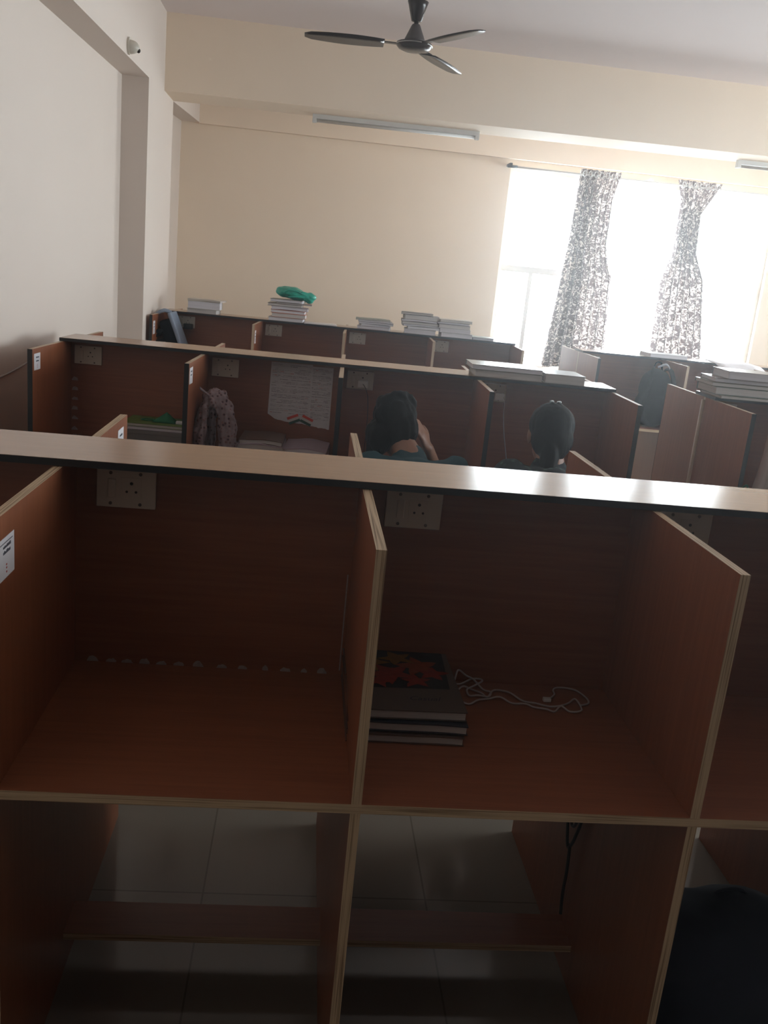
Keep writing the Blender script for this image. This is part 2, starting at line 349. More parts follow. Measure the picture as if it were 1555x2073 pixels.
# seat labels glued on divider faces (part of the carrel)
def seat_label(row, x, y0, y1, z0, z1, big=False):
    o = bx('seat_label', (x, x+.0006, y0, y1, z0, z1), M['paper'], row)
    o['label'] = 'white printed seat sticker'
    w, h = y1-y0, z1-z0; rnd = random.Random(int((y0+z0)*1000)+int(x*100))
    bm = B(); xx = x+.0006
    def st(a, b, c, d): box(bm, xx, xx+.0003, y0+w*a, y0+w*b, z0+h*c, z0+h*d)
    if big: st(.06, .9, .865, .885)
    for c in ((.74, .60) if big else (.72, .50)):
        a = .32
        while a < .76:
            s = rnd.uniform(.03, .07); st(a, a+s, c, c+rnd.uniform(.05, .09)); a += s+.015
    done('printed_text', bm, M['ink'], o)
    bm = B()
    for c in (.30, .22, .12): st(.48, .54, c, c+.04)
    done('printed_mark', bm, M['redink'], o)
seat_label(rA, -.61+T, .022, .103, 1.103, 1.172, True)
seat_label(rA, -.61+T, .925, .994, 1.12, 1.19)
for k in (-2, -1): seat_label(rB, k*BW+T, .02, .094, 1.125, 1.192)
seat_label(rC, -2*CW-.075+T, .03, .09, 1.08, 1.17); seat_label(rC, -CW+T, .03, .09, 1.08, 1.17)
# torn tape left along the back of the nearest carrel and up the corner of the middle one
def scrap(row, x, z, w, h, seed):
    rnd = random.Random(seed); bm = B(); n = 9; v = []
    for k in range(n):
        a = PI*k/(n-1); v.append((x+w/2*math.cos(a)*rnd.uniform(.85, 1.1), z+h*math.sin(a)*rnd.uniform(.7, 1.1)))
    f = [bm.verts.new((a, DEP-.0012, b)) for a, b in v]; g = [bm.verts.new((a, DEP-.0002, b)) for a, b in v]
    bm.faces.new(f); bm.faces.new(g[::-1])
    for k in range(n): bm.faces.new((f[k], f[(k+1) % n], g[(k+1) % n], g[k]))
    o = done('tape_scrap', bm, M['tape'], row)
for i, x in enumerate((-.575, -.535, -.500, -.462, -.425, -.388, -.345, -.292, -.246, -.195, -.150, -.108, -.068)):
    if x < .601: scrap(rA, x+.012, ZD+.0005, .024 if i not in (9, 11) else .014, .010+.004*(i % 3 == 0), i)
bx('tape_strip', (-.0175, -.0145, DEP-.001, DEP-.0002, .76, .99), M['tape'], rA)
for i, z in enumerate((1.03, .985, .94, .895, .85, .80, .765)): scrap(rB, -1.214, z, .03, .018, 40+i)

# ------------------------------------------------------------------ books
def book(label, loc, rz, L, Wd, Tk, cover='cream', pages='pages', group=None, sag=0., cat='book', name='book', tilt=0.):
    """L along local x, Wd along local y; the long open edge faces -y"""
    t = thing(name, label, cat, loc, rz, group); t.rotation_euler = (tilt, 0, rz)
    n = 10; c = min(.0022, Tk*.12)
    def slab(bm, x0, x1, y0, y1, z0, z1, mi=0):
        lo = []; hi = []
        for i in range(n+1):
            u = i/n; x = x0+(x1-x0)*u; s = sag*math.sin(PI*u)*(.6+.4*math.sin(5*u+L*90))
            for y in (y0, y1): lo.append(bm.verts.new((x, y, z0+max(0, s)))); hi.append(bm.verts.new((x, y, z1+max(0, s)+.3*s)))
        for i in range(n):
            a = 2*i
            for q in ((hi[a], hi[a+2], hi[a+3], hi[a+1]), (lo[a], lo[a+1], lo[a+3], lo[a+2]), (lo[a], lo[a+2], hi[a+2], hi[a]), (lo[a+1], hi[a+1], hi[a+3], lo[a+3])): bm.faces.new(q).material_index = mi
        for a in (0, 2*n):
            bm.faces.new((lo[a], hi[a], hi[a+1], lo[a+1])).material_index = mi
    bm = B(); slab(bm, -L/2, L/2, -Wd/2, Wd/2, 0, c); slab(bm, -L/2, L/2, -Wd/2, Wd/2, Tk-c, Tk); slab(bm, -L/2, L/2, Wd/2-.0025, Wd/2, c*1.02, Tk-c*1.02)
    done('cover', bm, COVERS[cover], t)
    bm = B(); slab(bm, -L/2+.004, L/2-.003, -Wd/2+.002, Wd/2-.003, c*1.05, Tk-c*1.05); done('pages', bm, M[pages], t)
    return t
def ordinal(i, n):
    if i == 0: return 'at the bottom'
    if i == n-1: return 'on top'
    return ('second', 'third', 'fourth', 'fifth', 'sixth', 'seventh')[i-1]+' from the bottom'
def stack(row, x, y, z, items, where, group):
    n = len(items)
    rj = random.Random(int(abs(x)*1000)+n)
    for i, it in enumerate(items):
        L, Wd, Tk, dx, dy, r, cov, pg, desc = it[:9]; sag = it[9] if len(it) > 9 else 0.
        if n > 2: r += rj.uniform(-3.5, 3.5); dx += rj.uniform(-.009, .009)
        book(f'{desc} {ordinal(i, n)} of the {where}' if n > 1 else f'{desc} {where}'.strip(), (*W(row, x+dx, y+dy)[:2], z), RZ[row]+math.radians(r), L, Wd, Tk, cov, pg, group, sag)
        z += Tk+max(0, sag)*.0+.0004
    return z
YL = .50
stack('C', -1.045, YL, ZL, [(.215, .17, .030, .0, -.01, 1, 'grey', 'pages', 'thick pale book'), (.235, .18, .055, .0, -.01, 0, 'cream', 'pagesw', 'thickest book'), (.245, .19, .012, .015, -.0, -3, 'cream', 'pages', 'thin buff notebook', .004)],
      'leftmost stack on the far ledge', 'books on the far left ledge')
zt = stack('C', -.432, YL, ZL, [(.255, .18, .026, -.005, -.01, 0, 'grey', 'pagesw', 'pale book'), (.25, .18, .030, .002, 0, 2, 'orange', 'pages', 'orange covered book'), (.25, .18, .022, .0, 0, -2, 'orange', 'pagesw', 'orange edged book'),
      (.27, .19, .024, .01, .01, 3, 'lilac', 'pagesw', 'lilac book', .004), (.25, .18, .02, -.02, 0, -2, 'brown', 'pages', 'brown edged book'), (.26, .19, .008, .03, .0, 3, 'maroon', 'pages', 'thin dark notebook'), (.235, .17, .022, -.02, 0, -2, 'olive', 'pagesw', 'olive edged book', .003)],
      'stack under the green bag', 'books on the far left ledge')
stack('C', -.19, YL-.02, ZL, [(.24, .19, .006, 0, 0, 4, 'white', 'pagesw', 'thin white notebook lying flat beside the tall stack under the green bag', .003)], '', 'books on the far left ledge')
stack('C', .213, YL, ZL, [(.24, .18, .022, 0, 0, -3, 'lilac', 'pagesw', 'lilac notebook', .004), (.22, .17, .015, .0, 0, 2, 'white', 'pagesw', 'white notebook', .004), (.255, .19, .014, .0, 0, 0, 'dark', 'pagesw', 'dark covered notebook', .003), (.25, .19, .011, -.005, 0, 3, 'grey', 'pagesw', 'grey notebook', .004), (.255, .19, .010, -.012, 0, 1, 'green', 'pages', 'dark green notebook', .003)],
      'low loose stack on the far ledge', 'books on the far left ledge')
stack('C', .545, YL, ZL, [(.235, .18, .036, .01, -.02, 0, 'grey', 'pagesw', 'thick pale book'), (.24, .18, .016, .02, -.01, -1, 'white', 'pagesw', 'white notebook', .002), (.27, .19, .012, .0, 0, 0, 'dark', 'pagesw', 'dark edged notebook', .003), (.27, .19, .020, .0, 0, 1, 'grey', 'pages', 'grey book'), (.265, .19, .014, -.01, 0, -2, 'brown', 'pagesw', 'brown edged notebook', .003), (.255, .18, .034, .01, 0, -1, 'grey', 'pages', 'thick grey book'), (.235, .18, .014, -.03, 0, -3, 'dark', 'pages', 'dark notebook', .004)],
      'left one of two touching stacks', 'books on the far left ledge')
stack('C', .795, YL, ZL, [(.235, .18, .032, .01, -.02, 0, 'grey', 'pagesw', 'thick pale book'), (.23, .18, .03, .01, -.02, 0, 'white', 'pagesw', 'white book'), (.235, .18, .028, .0, -.01, 1, 'grey', 'pages', 'grey book'), (.24, .19, .014, .0, 0, -1, 'dark', 'pagesw', 'dark edged notebook', .002), (.24, .19, .020, .0, 0, 2, 'cream', 'pages', 'cream book', .003)],
      'right one of two touching stacks', 'books on the far left ledge')
stack('C', 1.015, YL, ZL, [(.16, .17, .010, .0, 0, 0, 'blue', 'pagesw', 'slim blue notebook'), (.165, .17, .009, -.003, 0, 2, 'green', 'pagesw', 'slim green notebook')],
      'rightmost pair on the far ledge', 'books on the far left ledge')
# middle ledge
stack('B', .755, .525, ZL, [(.31, .23, .030, 0, 0, -1, 'grey', 'pages', 'large grey book'), (.325, .24, .022, -.01, 0, 0, 'olive', 'pagesw', 'large olive edged book')], 'glaring pair on the middle ledge', 'books on the middle ledge')
stack('B', 1.012, .515, ZL, [(.185, .235, .042, 0, 0, -1, 'grey', 'pages', 'thick grey book beside the glaring pair on the middle ledge')], '', 'books on the middle ledge')
# right ledge
stack('D', .165, YL, ZL, [(.36, .23, .014, 0, -.02, 0, 'olive', 'pages', 'olive edged book'), (.37, .22, .036, .0, 0, 0, 'green', 'pages', 'green spined book'), (.36, .22, .018, -.02, 0, 1, 'olive', 'pages', 'olive book'), (.36, .21, .020, -.01, 0, -1, 'brown', 'pagesw', 'brown book'), (.34, .22, .036, .03, -.01, 0, 'grey', 'pagesw', 'thick white book')],
      'stack on the right carrel ledge', 'books on the right ledge')
stack('E', .63, YL, ZL, [(.29, .21, .028, 0, 0, 2, 'grey', 'pagesw', 'flat pale book lying alone on the window carrel ledge')], '', 'books on the window ledge')
# drooping magazine on the window ledge
bm = B(); n = 14; vs = []
for i in range(n+1):
    u = i/n; y = .62-u*.33; z = ZL+.002 if y > .40 else ZL+.002-(.40-y)*.25*(1+2*(.40-y))
    vs.append([bm.verts.new((x, y-.05*(x < 1.1)*u, z+.003*math.sin(x*20+u*5)+.004)) for x in (.98, 1.05, 1.12, 1.2, 1.27, 1.34)])
for i in range(n):
    for j in range(5): bm.faces.new((vs[i][j], vs[i][j+1], vs[i+1][j+1], vs[i+1][j]))
o = done('magazine', bm, M['paper'], None, True); md = o.modifiers.new('t', 'SOLIDIFY'); md.thickness = .004
o.location = W('E', 0, 0); o.rotation_euler = (0, 0, ER); tag(o, 'limp pale magazine drooping over the edge of the window carrel ledge', 'magazine')

# ------------------------------------------------------------------ things in the nearest carrel
G = 'notebooks in the nearest carrel'
NB = [(.235, .315, .018, .106, .372, 0, 'brown', 'thin notebook with brown cover at the bottom of the pile in the nearest carrel'),
      (.240, .315, .019, .112, .378, -1, 'dark', 'notebook with dark cover in the middle of the pile in the nearest carrel')]
z = ZD
for L, Wd, Tk, x, y, r, cov, lab in NB:
    book(lab, (x, y, z), math.radians(r), L, Wd, Tk, cov, 'pages', G, .003, 'notebook', 'notebook'); z += Tk+.004
top = book('notebook with autumn leaf cover on top of the pile in the nearest carrel', (.107, .380, z), math.radians(1), .235, .30, .020, 'taupe', 'pages', G, .0, 'notebook', 'notebook')
cv = [c for c in top.children if c.name.startswith('cover')][0]
def leafshape(bm, cx, cy, r, rot, mi, zz, lobes=5):
    pts = []
    for k in range(lobes*4):
        a = rot+2*PI*k/(lobes*4); rr = r*(1, .62, .45, .62)[k % 4]*random.uniform(.85, 1.1); pts.append((cx+rr*math.cos(a), cy+rr*.9*math.sin(a)))
    c = bm.verts.new((cx, cy, zz)); v = [bm.verts.new((a, b, zz)) for a, b in pts]
    for k in range(len(v)):
        f = bm.faces.new((c, v[k], v[(k+1) % len(v)])); f.material_index = mi
bm = B(); zt0 = .0202
v = [bm.verts.new(q+(zt0,)) for q in ((-.112, -.055), (.098, -.050), (.108, .142), (-.112, .145))]; bm.faces.new(v)
for i, (x, y, r, mi) in enumerate(((-.065, .07, .055, 1), (-.02, .015, .062, 2), (.045, .055, .058, 3), (.07, .02, .04, 2), (-.085, .01, .045, 3), (.0, .09, .045, 1), (.03, -.02, .04, 2), (-.05, -.025, .04, 2))):
    leafshape(bm, x, y, r, i*.9, mi, zt0+.0003*(i+1))
pic = done('cover_picture', bm, [mat('cover_black', (.022, .024, .024), .5, var=.3, nscale=30), mat('leaf_yellow', (.27, .12, .015), .5, var=.4, nscale=60), mat('leaf_red', (.28, .028, .012), .5, var=.4, nscale=60), mat('leaf_orange', (.30, .055, .014), .5, var=.4, nscale=60)], cv)
pic['label'] = 'printed autumn leaves picture'
tx = bpy.data.curves.new('t', 'FONT'); tx.body = 'Casual'; tx.size = .024; tx.shear = .3
to = bpy.data.objects.new('t', tx); C.objects.link(to); dg = bpy.context.evaluated_depsgraph_get(); dg.update()
me = bpy.data.meshes.new_from_object(to.evaluated_get(dg)); bpy.data.objects.remove(to); me.materials.clear()
o = link('cover_title', me, [M['ink']], cv, (.005, -.105, zt0+.0003)); o['label'] = 'small black cover title'

P = [(.238, .417), (.233, .453), (.242, .47), (.252, .491), (.272, .495), (.289, .489), (.309, .47), (.322, .45), (.316, .435), (.291, .43), (.272, .435), (.27, .457), (.287, .475), (.308, .485), (.306, .497), (.286, .495), (.261, .485), (.241, .480), (.243, .453), (.264, .472), (.284, .465), (.3, .442), (.312, .432), (.328, .456), (.348, .47), (.368, .45), (.39, .423), (.414, .407), (.444, .403), (.467, .399), (.495, .423), (.514, .437), (.519, .404), (.508, .379), (.487, .383), (.471, .399), (.452, .38), (.432, .381), (.408, .396), (.392, .401), (.363, .409), (.339, .428), (.315, .425), (.287, .408), (.265, .394), (.245, .399)]
Q = [(.518, .413), (.541, .425), (.545, .451), (.531, .488), (.506, .499), (.486, .496), (.475, .482), (.473, .462), (.462, .446), (.450, .432)]
P3 = [(x, y, ZD+.003+.0042*(i % 2)+.03*max(0, 1-abs(i-3)/3)+.012*max(0, 1-abs(i-14)/3)) for i, (x, y) in enumerate(P)]
bm = B(); tube(bm, smoothpts(P3, 7), .0022, 7); cc = thing('charging_cable', 'white cable lying in a tangled coil on the nearest desk', 'cable')
tube(bm, smoothpts([(x, y, ZD+.004) for x, y in Q], 7), .0022, 7); done('cord', bm, M['cable'], cc, True)
bm = B(); box(bm, .438, .456, .424, .436, ZD+.002, ZD+.010, bevel=.002); done('cable_plug', bm, M['white'], cc)
# dark cable loops hanging under the desk
bm = B()
for k, (a, b, zb) in enumerate(((.42, .60, .34), (.44, .57, .40), (.46, .55, .47))):
    tube(bm, smoothpts([(.592, a, .728), (.588-.004*k, a+.01, (zb+.73)/2), (.585, (a+b)/2-.02, zb+.01), (.585, (a+b)/2+.02, zb), (.588, b-.02, (zb+.7)/2), (.592, b, .728)], 6), .004, 7)
tube(bm, smoothpts([(.584, .50, .34), (.583, .49, .27), (.586, .50, .20), (.584, .485, .15)], 6), .004, 7)
tag(done('hanging_cable', bm, M['dcable'], None, True), 'dark looped cable hanging under the nearest desk against the leg panel', 'cable')
# navy bag under the desk, lower right
t = thing('navy_bag', 'dark navy blue soft bag standing on the floor under the nearest desk, lower right', 'bag', (.86, .22, 0)); t.scale = (1, 1, .88)
bm = B(); ell(bm, (0, 0, .25), (.23, .15, .23)); ell(bm, (-.03, 0, .13), (.22, .16, .13)); ell(bm, (.05, .0, .12), (.22, .16, .12)); ell(bm, (-.10, .0, .36), (.13, .12, .10)); ell(bm, (.06, .02, .36), (.14, .11, .08))
blob('bag_body', bm, M['navy'], t, .012, 6, lambda c: .010*noise.noise(Vector(c)*9)+.004*noise.noise(Vector(c)*24)-(.0 if c.z > .02 else 0))
bm = B(); ell(bm, (.02, -.12, .17), (.15, .06, .12)); blob('front_pocket', bm, M['navy'], t, .01, 5)
bm = B(); tube(bm, smoothpts([(-.05, .02, .44), (-.03, .02, .475), (.02, .02, .48), (.05, .02, .43)], 6), .008, 8, flat=.5); done('handle', bm, M['navy'], t, True)

# ------------------------------------------------------------------ middle carrel: left bay
def local(o, row): o.location = W(row, *o.location) if False else o.location; return o
def placed(o, row, x, y, z, rz=0):
    o.location = W(row, x, y, z); o.rotation_euler = (0, 0, RZ[row]+rz); return o
bm = B(); box(bm, -.125, .125, -.10, .10, 0, .115, bevel=.003)
t = thing('storage_box', 'grey cardboard box under the green notebook in the left middle carrel', 'box'); placed(t, 'B', -.80, .395, ZD)
done('box_body', bm, M['grey'], t); bm = B(); box(bm, -.127, .127, -.102, .102, .100, .118, bevel=.002); done('box_lid', bm, M['grey'], t)
book('lilac notebook lying on the grey box in the left middle carrel', W('B', -.80, .395, ZD+.119), BR, .25, .20, .013, 'lilac', 'pagesw', None, 0, 'notebook', 'notebook')
gb = book('lime green notebook topping the grey box in the left middle carrel', W('B', -.81, .40, ZD+.1325), BR, .27, .20, .014, 'olive', 'pages', None, 0, 'notebook', 'notebook')
for c in gb.children:
    if c.name.startswith('cover'): c.data.materials.clear(); c.data.materials.append(M['lime'])
bm = B(); zz = .0
pts = [(-.055, -.05), (.05, -.05), (.06, .0), (.01, .055), (-.045, .02)]
ba = [bm.verts.new((x, y, 0)) for x, y in pts]; tp = bm.verts.new((.004, .0, .042)); bm.faces.new(ba[::-1])
for k in range(5): bm.faces.new((ba[k], ba[(k+1) % 5], tp))
bmesh.ops.subdivide_edges(bm, edges=bm.edges[:], cuts=3, use_grid_fill=True)
for v in bm.verts: v.co.z = max(0, v.co.z+.003*noise.noise(v.co*60) if v.co.z > .002 else 0)
t = thing('felt_pouch', 'small dark green peaked felt pouch with a cord on the lime notebook', 'pouch'); placed(t, 'B', -.775, .40, ZD+.1475)
done('pouch_body', bm, M['dgreen'], t, True)
bm = B(); tube(bm, smoothpts([(-.045, -.02, .004), (-.08, -.035, .004), (-.105, -.02, .004), (-.085, .01, .004), (-.05, .0, .004)], 6), .0028, 7); done('cord', bm, M['dgreen'], t, True)
o = bx('eraser', (-.016, .016, -.012, .012, 0, .012), M['paper'], None, bevel=.002); placed(o, 'B', -.705, .36, ZD+.1475); tag(o, 'cream eraser on the lime notebook in the left middle carrel', 'eraser')
book('dark thick book lying in front of the grey box in the left middle carrel', W('B', -.80, .19, ZD), BR, .25, .18, .058, 'dark', 'pages')
t = thing('pen', 'blue pen lying on the dark book in the left middle carrel', 'pen'); placed(t, 'B', -.70, .24, ZD+.0625)
bm = B(); tube(bm, [(-.03, 0, 0), (.055, 0, 0)], .0042, 10); done('barrel', bm, M['bluepen'], t, True)
bm = B(); tube(bm, [(-.038, 0, 0), (-.030, 0, 0)], .0044, 10); done('pen_end', bm, M['white'], t, True)

# floral scarf hung in the second bay
t = thing('floral_scarf', 'pink floral scarf draped in a peaked heap beside the handwritten sheets', 'scarf'); placed(t, 'B', 0, 0, 0)
bm = B()
def strip(pts, rs, fl=.5): tube(bm, smoothpts(pts, 5), [rs[0]+(rs[1]-rs[0])*i/((len(pts)-1)*5) for i in range((len(pts)-1)*5+1)], 12, flat=fl)
strip([(-.530, .26, 1.06), (-.565, .22, 1.03), (-.585, .19, .95), (-.588, .17, .86), (-.590, .17, .76)], (.030, .050), .6)
strip([(-.540, .26, 1.06), (-.505, .24, 1.04), (-.480, .22, .97), (-.468, .20, .88), (-.455, .19, .76)], (.030, .048), .6)
strip([(-.545, .32, 1.05), (-.575, .36, .95), (-.585, .38, .76)], (.035, .05), .4)
strip([(-.42, .18, .84), (-.405, .17, .80), (-.40, .16, .76)], (.03, .05), .7)
ell(bm, (-.535, .26, 1.045), (.055, .05, .042))
strip([(-.54, .22, 1.055), (-.525, .205, 1.02), (-.515, .21, .985)], (.022, .012), .5)
for v in bm.verts: v.co.z = max(v.co.z, .755)
blob('scarf_cloth', bm, M['scarf'], t, .006, 2, lambda c: .013*noise.noise(Vector((c.x*62+c.z*9, c.y*55, c.z*9)))-.010*abs(noise.noise(Vector((c.x*48-c.z*12, c.y*40+3, c.z*14))))+.003*noise.noise(Vector(c)*70))
bm = B(); tube(bm, smoothpts([(-.545, .22, 1.05), (-.57, .20, 1.072), (-.592, .17, 1.095)], 5), .006, 8, flat=.4); done('scarf_end', bm, M['scarf'], t, True)

# handwritten sheets
def sheet(label, x0, x1, zb0, zb1, z1, seed, yoff, torn):
    t = thing('handwritten_sheet', label, 'paper sheet', group='handwritten sheets'); placed(t, 'B', 0, 0, 0)
    rnd = random.Random(seed); bm = B(); y = DEP-.0015-yoff; n = 12; lo = []; hi = []
    for i in range(n+1):
        u = i/n; x = x0+(x1-x0)*u; zb = zb0+(zb1-zb0)*u+(rnd.uniform(-.002, .002))+(.022*max(0, 1-u*5) if torn else 0)
        lo.append(bm.verts.new((x, y, zb))); hi.append(bm.verts.new((x+.004*(1-u), y, z1)))
    for i in range(n): bm.faces.new((lo[i], lo[i+1], hi[i+1], hi[i]))
    s = done('paper', bm, M['paper'], t); md = s.modifiers.new('t', 'SOLIDIFY'); md.thickness = .0005; md.offset = 0
    bm = B(); z = z1-.012; bm2 = B()
    while z > max(zb0, zb1)+.028:
        x = x0+.008+rnd.uniform(0, .004)
        while x < x1-.012:
            w = rnd.uniform(.006, .028); w = min(w, x1-.006-x); h = rnd.uniform(.0010, .0020)
            if rnd.random() < .86: box(bm2 if (rnd.random() < .06) else bm, x, x+w, y-.0009, y-.0004, z+rnd.uniform(-.0008, .0008), z+h)
            x += w+.0025
        z -= rnd.choice((.0062, .0062, .0068, .0115))
    done('handwriting', bm, mat('pencil_ink%d' % seed, (.22, .20, .23), .9), t)
    if len(bm2.verts): done('underlining', bm2, M['redink'], t)
    else: bm2.free()
sheet('left and wider handwritten sheet stuck on the back panel of the middle carrel', -.329, -.135, .936, .918, 1.199, 3, 0, True)
sheet('right and narrower handwritten sheet stuck on the back panel of the middle carrel', -.142, -.039, .916, .906, 1.193, 5, .0008, False)
def flag(label, c, rz):
    t = thing('flag_sticker', label, 'sticker', group='tricolour stickers'); t.location = W('B', c[0], DEP-.0042, c[1]); t.rotation_euler = (0, rz, BR)
    for nm, z0, z1, m in (('red_band', .006, .018, 'saffron'), ('white_band', -.006, .006, 'white'), ('green_band', -.018, -.006, 'fgreen')):
        bx(nm, (-.027, .027, -.0006, .0006, z0, z1), M[m], t)
flag('tricolour flag sticker on the left, rising to the right, at the foot of the sheets', (-.207, .941), -.42)
flag('tricolour flag sticker on the right, sinking to the right, at the foot of the sheets', (-.146, .940), .40)
stack('B', -.335, .33, ZD, [(.20, .24, .040, 0, 0, 2, 'grey', 'pages', 'grey register'), (.20, .24, .038, -.005, 0, -2, 'dark', 'pages', 'dark edged register', .004), (.205, .23, .030, .0, 0, 1, 'lilac', 'pages', 'lilac edged notebook', .008), (.19, .22, .02, .004, .01, 3, 'brown', 'pages', 'brown notebook', .006)],
      'left pile below the handwritten sheets', 'notebooks below the sheets')
stack('B', -.125, .35, ZD, [(.20, .26, .040, 0, 0, 0, 'dark', 'pages', 'dark register'), (.205, .26, .040, .0, 0, 1, 'lilac', 'pagesw', 'lilac register', .004), (.195, .25, .022, .0, 0, 1, 'lilac', 'pagesw', 'curling lilac notebook', .009)],
      'right pile below the handwritten sheets', 'notebooks below the sheets')
# plugs in the middle row
t = thing('phone_charger', 'white phone charger plugged into the socket left of the teal shirted person', 'charger'); placed(t, 'B', .100, DEP-.0115, 1.137)
bm = B(); box(bm, -.024, .024, -.032, 0, -.016, .016, bevel=.004); done('adapter', bm, M['white'], t)
bm = B(); tube(bm, smoothpts([(0, -.032, 0), (.006, -.04, -.004), (.02, -.045, -.03), (.03, -.04, -.08), (.035, -.03, -.2), (.03, -.03, -.385)], 6), .0016, 6); done('cord', bm, M['dcable'], t, True)
t = thing('phone_charger', 'white charger with a long white cord hanging beside the person with pinned hair', 'charger'); placed(t, 'B', .733, DEP-.0115, 1.137)
bm = B(); box(bm, -.022, .024, -.032, 0, -.016, .016, bevel=.004); done('adapter', bm, M['white'], t)
bm = B(); tube(bm, smoothpts([(.02, -.03, 0), (.027, -.04, -.02), (.03, -.035, -.08), (.045, -.03, -.17), (.07, -.03, -.28), (.09, -.04, -.384)], 6), .0022, 6); done('cord', bm, M['cable'], t, True)
t = thing('black_adapter', 'black adapter plugged into the socket of the far left carrel', 'charger'); placed(t, 'C', -1.155, DEP-.0115, 1.125)
bm = B(); box(bm, -.035, .03, -.045, 0, -.022, .016, bevel=.005); done('adapter', bm, M['dcable'], t)

# ------------------------------------------------------------------ far ledge: green bag
t = thing('plastic_bag', 'crumpled green plastic bag on top of the tall book stack on the far ledge', 'bag'); t.location = W('C', -.405, .48, zt); t.rotation_euler = (0, math.radians(7), CR)
bm = B(); ell(bm, (-.02, 0, .045), (.115, .075, .045)); ell(bm, (.05, -.01, .040), (.085, .06, .036)); ell(bm, (-.065, 0, .042), (.06, .065, .04)); ell(bm, (.125, -.01, .045), (.042, .04, .034)); ell(bm, (.118, -.02, .020), (.034, .035, .026)); cap(bm, (.06, -.05, .065), .012, (.12, -.03, .055), .018)
blob('bag_body', bm, M['green'], t, .005, 2, lambda c: .010*noise.noise(Vector((c.x*14+c.z*22, c.y*20, c.z*30)))-.007*abs(noise.noise(Vector((c.x*16, c.y*16, c.z*34+4)))))
bm = B(); tube(bm, smoothpts([(-.07, -.066, .035), (-.04, -.082, .062), (.02, -.078, .068), (.075, -.062, .055), (.11, -.045, .05)], 6), .007, 8, flat=.6); tube(bm, smoothpts([(-.03, -.078, .02), (.03, -.078, .032), (.085, -.055, .04)], 6), .006, 8, flat=.6)
done('bag_handle', bm, M['green'], t, True)

# ------------------------------------------------------------------ backpacks
def backpack(label, row, x, y, z, w, d, h, m, trim, lean=0., rz=0., side=False):
    t = thing('backpack', label, 'backpack'); t.location = W(row, x, y, z); t.rotation_euler = (0, lean, RZ[row]+rz)
    bm = B(); ell(bm, (0, 0, h*.36), (w*.52, d*.5, h*.37)); ell(bm, (0, 0, h*.66), (w*.47, d*.46, h*.34)); ell(bm, (0, 0, h*.16), (w*.50, d*.5, h*.16))
    blob('bag_body', bm, M[m], t, .009, 4, lambda c: .006*noise.noise(Vector(c)*16))
    bm = B(); ell(bm, (0, -d*.42, h*.30), (w*.36, d*.22, h*.22)); blob('front_pocket', bm, M[m], t, .008, 3, lambda c: .005*noise.noise(Vector(c)*20))
    for s in (-1, 1):
        bm = B(); tube(bm, smoothpts([(s*w*.18, -d*.1, h*.985), (s*w*.26, -d*.36, h*.99), (s*w*.34, -d*.56, h*.78), (s*w*.40, -d*.52, h*.5), (s*w*.42, -d*.46, h*.25)], 6), .016, 8, flat=.4)
        done('shoulder_strap', bm, M[trim], t, True)
    bm = B(); tube(bm, smoothpts([(-w*.12, 0, h*.97), (-w*.08, 0, h*1.08), (w*.06, 0, h*1.09), (w*.12, 0, h*.97)], 6), .009, 8, flat=.5); done('handle', bm, M[trim], t, True)
    return t
backpack('black backpack standing on the desk of the window carrel row', 'E', .485, .17, ZD, .25, .22, .42, 'blackc', 'blackc')
bm = B(); tube(bm, smoothpts([(-.02, -.05, .43), (.02, -.08, .455), (.05, -.07, .44), (.075, -.06, .40)], 6), .010, 8, flat=.4)
bp = [o for o in C.objects if o.name == 'backpack'][0]
o = done('silver_loop', bm, M['strap'], bp, True)
# blue grey bag at the far left carrel
t = thing('shoulder_bag', 'black bag with a pale blue grey side standing in the far left carrel', 'bag'); t.location = W('C', -1.085, .25, ZD); t.rotation_euler = (0, math.radians(-22), CR)
bm = B(); box(bm, .026, .052, -.10, .12, 0, .50, bevel=.012); o = done('side_panel', bm, M['bluegrey'], t); o['label'] = 'pale blue grey side panel'
bm = B(); box(bm, -.055, .025, -.10, .12, .0, .46, bevel=.02); blob('bag_body', bm, M['blackc'], t, .008, 3, lambda c: .008*noise.noise(Vector(c)*18))
bm = B(); tube(bm, smoothpts([(.04, -.02, .495), (.0, -.03, .525), (-.055, -.04, .515), (-.085, -.05, .47)], 6), .016, 8, flat=.5); o = done('shoulder_strap', bm, M['bluegrey'], t, True)
for z in (.20, .33, .40):
    bm = B(); cap(bm, (-.055, -.09, z), .016, (-.105, -.12, z+.008), .009); cap(bm, (-.07, -.10, z-.02), .012, (-.11, -.115, z-.03), .006); blob('strap_end', bm, M['blackc'], t, .005, 2)
# pale cloth in the right carrel
t = thing('pale_cloth', 'pale cloth hanging in folds inside the right carrel at the frame edge', 'cloth'); placed(t, 'D', .24, .22, ZD)
bm = B()
for k in range(5): tube(bm, smoothpts([(-.035+.03*k, .02*math.sin(k*2), .355), (-.045+.034*k, -.01+.02*math.sin(k*2), .2), (-.075+.042*k, -.02+.02*math.sin(k*2), .004)], 5), [.018+.001*i for i in range(11)], 10)
blob('cloth_folds', bm, M['cloth'], t, .006, 2)
o = None
bm = B(); ell(bm, (0, 0, .05), (.05, .05, .05)); t = thing('green_pouch', 'small dark green pouch beside the pale cloth in the right carrel', 'pouch'); placed(t, 'D', .10, .16, ZD)
blob('pouch_body', bm, M['dgreen'], t, .006, 3, lambda c: .004*noise.noise(Vector(c)*30)); bm = B(); tube(bm, smoothpts([(-.02, 0, .09), (0, -.01, .125), (.02, 0, .09)], 6), .004, 7); done('handle', bm, M['dgreen'], t, True)

